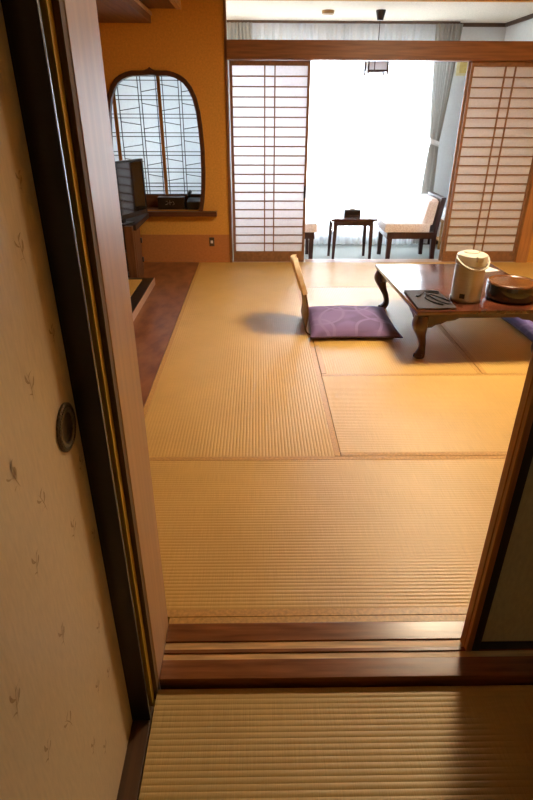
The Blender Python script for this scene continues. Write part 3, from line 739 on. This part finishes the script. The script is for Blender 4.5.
# air pot
t = thing('air_pot', 'champagne steel air pot with an ivory lid and carrying handle on the low table', 'thermos', (1.345, 3.425, TH+0.0005), math.radians(-82))
b = BM(); lathe(b, [(0.0, 0.0), (0.092, 0.0), (0.096, 0.006), (0.096, 0.020), (0.0935, 0.024), (0.0925, 0.225), (0.091, 0.232), (0.0, 0.232)], n=48); obj('body', b, M['steel'], t, smooth=True)
b = BM(); lathe(b, [(0.090, 0.2325), (0.090, 0.238), (0.097, 0.240), (0.0955, 0.272), (0.091, 0.290), (0.080, 0.297), (0.040, 0.300), (0.0, 0.301)], n=48)
lathe(b, [(0.093, 0.2325), (0.0, 0.2325)], n=48); ld = obj('lid', b, M['ivory'], t, smooth=True)
b = BM(); lathe(b, [(0.0, 0.2985), (0.046, 0.2985), (0.048, 0.304), (0.042, 0.307), (0.0, 0.3075)], cx=-0.015, n=32); obj('pump_button', b, M['ivory'], ld, smooth=True)
b = BM(); box(b, 0.045, 0.112, -0.020, 0.020, 0.262, 0.296, bev=0.008); obj('spout', b, M['ivory'], ld, smooth=True)
b = BM(); pts = []
for k in range(21):
    a = -PI/2 + PI*k/20; pts.append((0.112*math.cos(a)*0.99, 0.104*math.sin(a), 0.276 - 0.062*math.cos(a)))
tube(b, pts, 0.0055, 8); obj('carrying_handle', b, M['ivory'], t, smooth=True)
b = BM()
aa = [math.radians(-52 + k*5) for k in range(5)]
for a0, a1 in zip(aa, aa[1:]):
    r0 = 0.0945
    b.faces.new([b.verts.new((r0*math.cos(q), r0*math.sin(q), z)) for q, z in ((a0, 0.028), (a1, 0.028), (a1, 0.058), (a0, 0.058))])
bmesh.ops.remove_doubles(b, verts=b.verts, dist=1e-5)
obj('dark_badge', b, M['black_plastic'], t)
# lidded lacquer box
t = thing('round_lacquer_box', 'large round black lacquer box with a glossy brown lid on the low table', 'box', (1.645, 3.445, TH+0.0005))
b = BM(); lathe(b, [(0.0, 0.0), (0.132, 0.0), (0.150, 0.012), (0.157, 0.045), (0.1575, 0.088), (0.155, 0.100), (0.0, 0.100)], n=56); obj('bowl', b, M['bowl_black'], t, smooth=True)
b = BM(); lathe(b, [(0.155, 0.1005), (0.158, 0.104), (0.157, 0.112), (0.150, 0.116), (0.143, 0.114), (0.138, 0.109), (0.09, 0.115), (0.045, 0.117), (0.0, 0.118)], n=56)
lathe(b, [(0.155, 0.1005), (0.0, 0.1005)], n=56)
obj('lid', b, M['bowl_brown'], t, smooth=True)
# white card at the far corner
b = BM(); box(b, -0.075, 0.075, -0.06, 0.06, 0.0, 0.004)
for v in b.verts: v.co = Matrix.Rotation(0.3, 3, 'Z') @ v.co
o = obj('paper_card', b, M['white_paper'], None, loc=(1.76, 4.16, TH+0.0008)); tag(o, 'white paper card near the far corner of the low table behind the pot', 'card')
# dark folder with cable on it
t = thing('guest_folder', 'flat dark brown folder lying on the near left corner of the low table', 'folder', (1.103, 3.402, TH+0.0008))
def quadslab(bm, q, z0, z1):
    vs = [bm.verts.new((x, y, z0)) for x, y in q] + [bm.verts.new((x, y, z1)) for x, y in q]
    bm.faces.new(vs[3::-1]); bm.faces.new(vs[4:])
    for i in range(4): bm.faces.new((vs[i], vs[(i+1)%4], vs[4+(i+1)%4], vs[4+i]))
q = [(-0.120, -0.192), (0.122, -0.190), (0.112, 0.195), (-0.116, 0.188)]
b = BM(); quadslab(b, q, 0.0, 0.003); quadslab(b, q, 0.009, 0.012); obj('cover', b, M['folder'], t)
b = BM(); quadslab(b, [(x*0.97, y*0.975) for x, y in q], 0.0032, 0.0088); obj('pages', b, M['folder_edge'], t)
FZ = TH+0.0133
cab = thing('charging_cable', 'thin black charging cable coiled loosely on the brown folder', 'cable', (1.103, 3.402, FZ))
b = BM(); tube(b, spline([(-0.040, 0.06, 0.004), (0.0, 0.13, 0.004), (0.05, 0.155, 0.004), (0.10, 0.13, 0.004), (0.085, 0.10, 0.005), (0.03, 0.11, 0.008), (-0.005, 0.08, 0.010), (0.02, 0.01, 0.006), (0.045, -0.07, 0.004), (0.09, -0.12, 0.004), (0.115, -0.09, 0.004), (0.09, -0.02, 0.004), (0.05, 0.02, 0.009), (0.02, 0.05, 0.011), (-0.02, 0.02, 0.004), (-0.01, -0.06, 0.004), (0.02, -0.11, 0.004)], 6), 0.0040, 6)
obj('cord', b, M['black_plastic'], cab, smooth=True)
for (x, y, r) in ((-0.058, 0.045, 0.9), (0.038, -0.128, -0.6)):
    b = BM(); box(b, -0.019, 0.019, -0.009, 0.009, 0.0, 0.010, bev=0.002)
    o = obj('plug', b, M['black_plastic'], cab, loc=(x, y, 0.0005), rotz=r)

# ------------------------------------------------------------------ floor chairs and cushions
def cushion_mesh(w, th, mi_pat=True, seed=0):
    b = BM(); n = 36; top = []; bot = []
    rr = random.Random(seed)
    for j in range(n+1):
        rt, rb = [], []
        for i in range(n+1):
            u, v = 2*i/n-1, 2*j/n-1
            e = (1-abs(u)**2.6)*(1-abs(v)**2.6); e = max(e, 0)**0.38
            pin = 1.0 - 0.055*(1-abs(v)**2)*(abs(u)**4); pin2 = 1.0 - 0.055*(1-abs(u)**2)*(abs(v)**4)
            x, y = u*w*pin, v*w*pin2
            wob = 0.0025*math.sin(7*u+2)+0.003*math.sin(5*v+1.3*u)
            zt = 0.012 + e*(th+wob); zb = 0.012 - 0.011*min(1, e*1.5)
            rt.append(b.verts.new((x, y, zt))); rb.append(rt[-1] if (i in (0, n) or j in (0, n)) else b.verts.new((x, y, zb)))
        top.append(rt); bot.append(rb)
    def band(u, v):
        # interlaced ribbon pattern of the brocade
        for k, (cx, cy, r) in enumerate(((-0.5, 0.2, 0.42), (0.1, -0.3, 0.6), (0.75, 0.35, 0.5), (-0.1, 0.9, 0.45), (-0.9, -0.8, 0.55))):
            d = math.hypot(u-cx, (v-cy)*0.9)
            if abs(d-r) < 0.035 or abs(d-r*0.72) < 0.03: return 1
        return 0
    for j in range(n):
        for i in range(n):
            f = b.faces.new((top[j][i], top[j][i+1], top[j+1][i+1], top[j+1][i]))
            g = (bot[j][i], bot[j+1][i], bot[j+1][i+1], bot[j][i+1])
            if len(set(g)) == 4:
                try: b.faces.new(g)
                except ValueError: pass
    return b
def ribbon_material(name, base, light, rough=0.75):
    """woven brocade: large soft arcs lighter than the ground"""
    m, nt, N, L, P = new_mat(name)
    tc = N.new('ShaderNodeTexCoord'); prev = None
    for k, (cx, cy, r) in enumerate(((-0.22, 0.05, 0.17), (-0.02, -0.12, 0.22), (0.26, 0.12, 0.20), (0.0, 0.30, 0.18), (0.16, -0.30, 0.16), (-0.30, -0.25, 0.15))):
        sub = N.new('ShaderNodeVectorMath'); sub.operation = 'SUBTRACT'; sub.inputs[1].default_value = (cx, cy, 0)
        L.new(tc.outputs['Object'], sub.inputs[0])
        mul = N.new('ShaderNodeVectorMath'); mul.operation = 'MULTIPLY'; mul.inputs[1].default_value = (1, 0.75, 0)
        L.new(sub.outputs[0], mul.inputs[0])
        ln = N.new('ShaderNodeVectorMath'); ln.operation = 'LENGTH'; L.new(mul.outputs[0], ln.inputs[0])
        cmp_ = N.new('ShaderNodeMath'); cmp_.operation = 'COMPARE'; cmp_.inputs[1].default_value = r; cmp_.inputs[2].default_value = 0.010
        L.new(ln.outputs['Value'], cmp_.inputs[0])
        if prev is None: prev = cmp_
        else:
            mx = N.new('ShaderNodeMath'); mx.operation = 'MAXIMUM'; L.new(prev.outputs[0], mx.inputs[0]); L.new(cmp_.outputs[0], mx.inputs[1]); prev = mx
    wv = N.new('ShaderNodeTexNoise'); wv.inputs['Scale'].default_value = 5.0; wv.inputs['Detail'].default_value = 1
    L.new(tc.outputs['Object'], wv.inputs[0])
    mixg = N.new('ShaderNodeMix'); mixg.data_type = 'RGBA'
    mixg.inputs['A'].default_value = (*base, 1); mixg.inputs['B'].default_value = (*[c*0.72 for c in base], 1)
    cr = N.new('ShaderNodeValToRGB'); cr.color_ramp.elements[0].position = 0.45; cr.color_ramp.elements[1].position = 0.55
    L.new(wv.outputs['Fac'], cr.inputs[0]); L.new(cr.outputs[0], mixg.inputs['Factor'])
    mix = N.new('ShaderNodeMix'); mix.data_type = 'RGBA'; mix.inputs['B'].default_value = (*light, 1)
    L.new(prev.outputs[0], mix.inputs['Factor']); L.new(mixg.outputs['Result'], mix.inputs['A']); L.new(mix.outputs['Result'], P.inputs['Base Color'])
    P.inputs['Roughness'].default_value = rough; P.inputs['Specular IOR Level'].default_value = 0.3
    return m
M['brocade'] = ribbon_material('purple_ribbon_brocade', (0.20, 0.125, 0.27), (0.225, 0.15, 0.295))
ZY = 3.865
t = thing('floor_cushion', 'plump purple brocade cushion on the tatami against the legless chair', 'cushion', (0.685, ZY-0.005, 0.019))
b = cushion_mesh(0.318, 0.062); obj('cover', b, M['brocade'], t, smooth=True)
b = BM(); pts = []
for k in range(80):
    s = k/20; side = int(s); f = (s-side)*2-1; w = 0.318; pin = 1-0.055*(1-f*f)
    p = [(f*w, -w*pin), (w*pin, f*w), (-f*w, w*pin), (-w*pin, -f*w)][side]; pts.append((p[0], p[1], 0.0115))
tube(b, pts, 0.0055, 6, closed=True)
obj('piping', b, M['purple_edge'], t, smooth=True)
c2 = dup(t, (2.20, 3.80, 0.001), 0.05, 'indigo purple cushion just showing beyond the right side of the low table')
for ch in c2.children: pass
M['brocade2'] = ribbon_material('indigo_ribbon_brocade', (0.12, 0.095, 0.27), (0.17, 0.14, 0.34))
for ch in c2.children:
    if ch.name.startswith('cover'):
        ch.data = ch.data.copy(); ch.data.materials[0] = M['brocade2']

t = thing('legless_chair', 'bent wood legless floor chair seen side on with a beige back cover', 'chair', (0.345, ZY, 0.0))
# side profile of the bent shell (x to the right, z up)
prof = spline([(0.60, 0, 0.006), (0.30, 0, 0.006), (0.06, 0, 0.006), (0.020, 0, 0.010), (-0.004, 0, 0.035), (-0.010, 0, 0.10), (-0.016, 0, 0.20), (-0.035, 0, 0.30), (-0.068, 0, 0.40), (-0.095, 0, 0.475), (-0.100, 0, 0.515)], 6)
def shell(pts, wfun, th, off=0.0):
    b = BM(); rows_ = []; nn = len(pts)
    for i, p in enumerate(pts):
        tg = (pts[min(i+1, nn-1)] - pts[max(i-1, 0)]).normalized(); nr = Vector((tg.z, 0, -tg.x))
        w = wfun(i/(nn-1), p); row = []
        for k in range(13):
            v = -1+2*k/12
            bow = 0.020*(v*v)*(1 if p.z > 0.05 else 0)*min(1, (p.z-0.05)/0.1 if p.z > 0.05 else 0)
            c = p + nr*off; row.append((b.verts.new((c.x+bow+nr.x*th/2, v*w, c.z+nr.z*th/2)), b.verts.new((c.x+bow-nr.x*th/2, v*w, c.z-nr.z*th/2))))
        rows_.append(row)
    for a, c in zip(rows_, rows_[1:]):
        for k in range(12):
            b.faces.new((a[k][0], a[k+1][0], c[k+1][0], c[k][0])); b.faces.new((a[k][1], c[k][1], c[k+1][1], a[k+1][1]))
        for k in (0, 12): b.faces.new((a[k][0], c[k][0], c[k][1], a[k][1]))
    for r in (rows_[0], rows_[-1]):
        for k in range(12): b.faces.new((r[k][0], r[k+1][0], r[k+1][1], r[k][1]))
    return b
def wz(s, p):
    z = p.z
    if z < 0.30: return 0.20
    q = (z-0.30)/0.215; return 0.20*math.sqrt(max(0.02, 1-0.93*q**3.2))
obj('wood_shell', shell(prof, wz, 0.011), M['zaisu_wood'], t, smooth=True)
up = [p for p in prof if p.z > 0.285]
obj('back_cover', shell(up, lambda s, p: wz(s, p)+0.006, 0.030), M['zaisu_cover'], t, smooth=True)

# ------------------------------------------------------------------ ceiling lamp of the main room (above the table, out of frame)
LXC, LYC = 1.55, 3.45
t = thing('ceiling_lamp', 'square ceiling lamp above the low table', 'lamp', (LXC, LYC, CZ-0.03))
b = BM()
for d in ((-0.30,0.30,-0.30,-0.27),(-0.30,0.30,0.27,0.30),(-0.30,-0.27,-0.27,0.27),(0.27,0.30,-0.27,0.27)): box(b, *d, -0.11, 0.0)
obj('lamp_frame', b, M['gold_wood'], t)
b = BM(); box(b, -0.268, 0.268, -0.268, 0.268, -0.10, -0.09)
obj('lamp_shade', b, emit_mat('warm_lamp_glow', (1.0, 0.80, 0.55), 92.0), t)

# ------------------------------------------------------------------ daylight
w = bpy.data.worlds.new('overcast'); scn.world = w; w.use_nodes = True
bg = w.node_tree.nodes['Background']; bg.inputs[0].default_value = (0.80, 0.90, 1.0, 1); bg.inputs[1].default_value = 20.0
def portal(x0, x1, z0, z1):
    l = bpy.data.lights.new('window_portal', 'AREA'); l.shape = 'RECTANGLE'; l.size = x1-x0; l.size_y = z1-z0
    l.cycles.is_portal = True
    o = bpy.data.objects.new('window_portal', l); COL.objects.link(o); o.location = ((x0+x1)/2, VY1+0.12, (z0+z1)/2)
    o.rotation_euler = (-PI/2, 0, 0)
portal(WX0, WX1, WZ0, WZ1); portal(LX0, LX1, 0.5, WZ1)

# ------------------------------------------------------------------ camera
f_px, pitch, yaw, roll = 546.302, 0.487219, 0.0170411, 0.0037948
cp, sp, cy, sy = math.cos(pitch), math.sin(pitch), math.cos(yaw), math.sin(yaw)
F = Vector((sy*cp, cy*cp, -sp)); R = Vector((cy, -sy, 0)); U = R.cross(F)
c, s = math.cos(roll), math.sin(roll)
R2 = c*R + s*U; U2 = -s*R + c*U
cam = bpy.data.cameras.new('camera'); co = bpy.data.objects.new('camera', cam); COL.objects.link(co)
mw = Matrix(((R2.x, U2.x, -F.x, 0), (R2.y, U2.y, -F.y, 0), (R2.z, U2.z, -F.z, 1.42), (0, 0, 0, 1)))
co.matrix_world = mw
cam.sensor_fit = 'VERTICAL'; cam.sensor_height = 36.0; cam.sensor_width = 24.0; cam.lens = f_px*36.0/800.0
cam.clip_start = 0.02
scn.camera = co
scn.view_settings.view_transform = 'Standard'; scn.view_settings.look = 'None'
scn.view_settings.gamma = 1.0; scn.view_settings.use_curve_mapping = False
scn.view_settings.exposure = 0.26
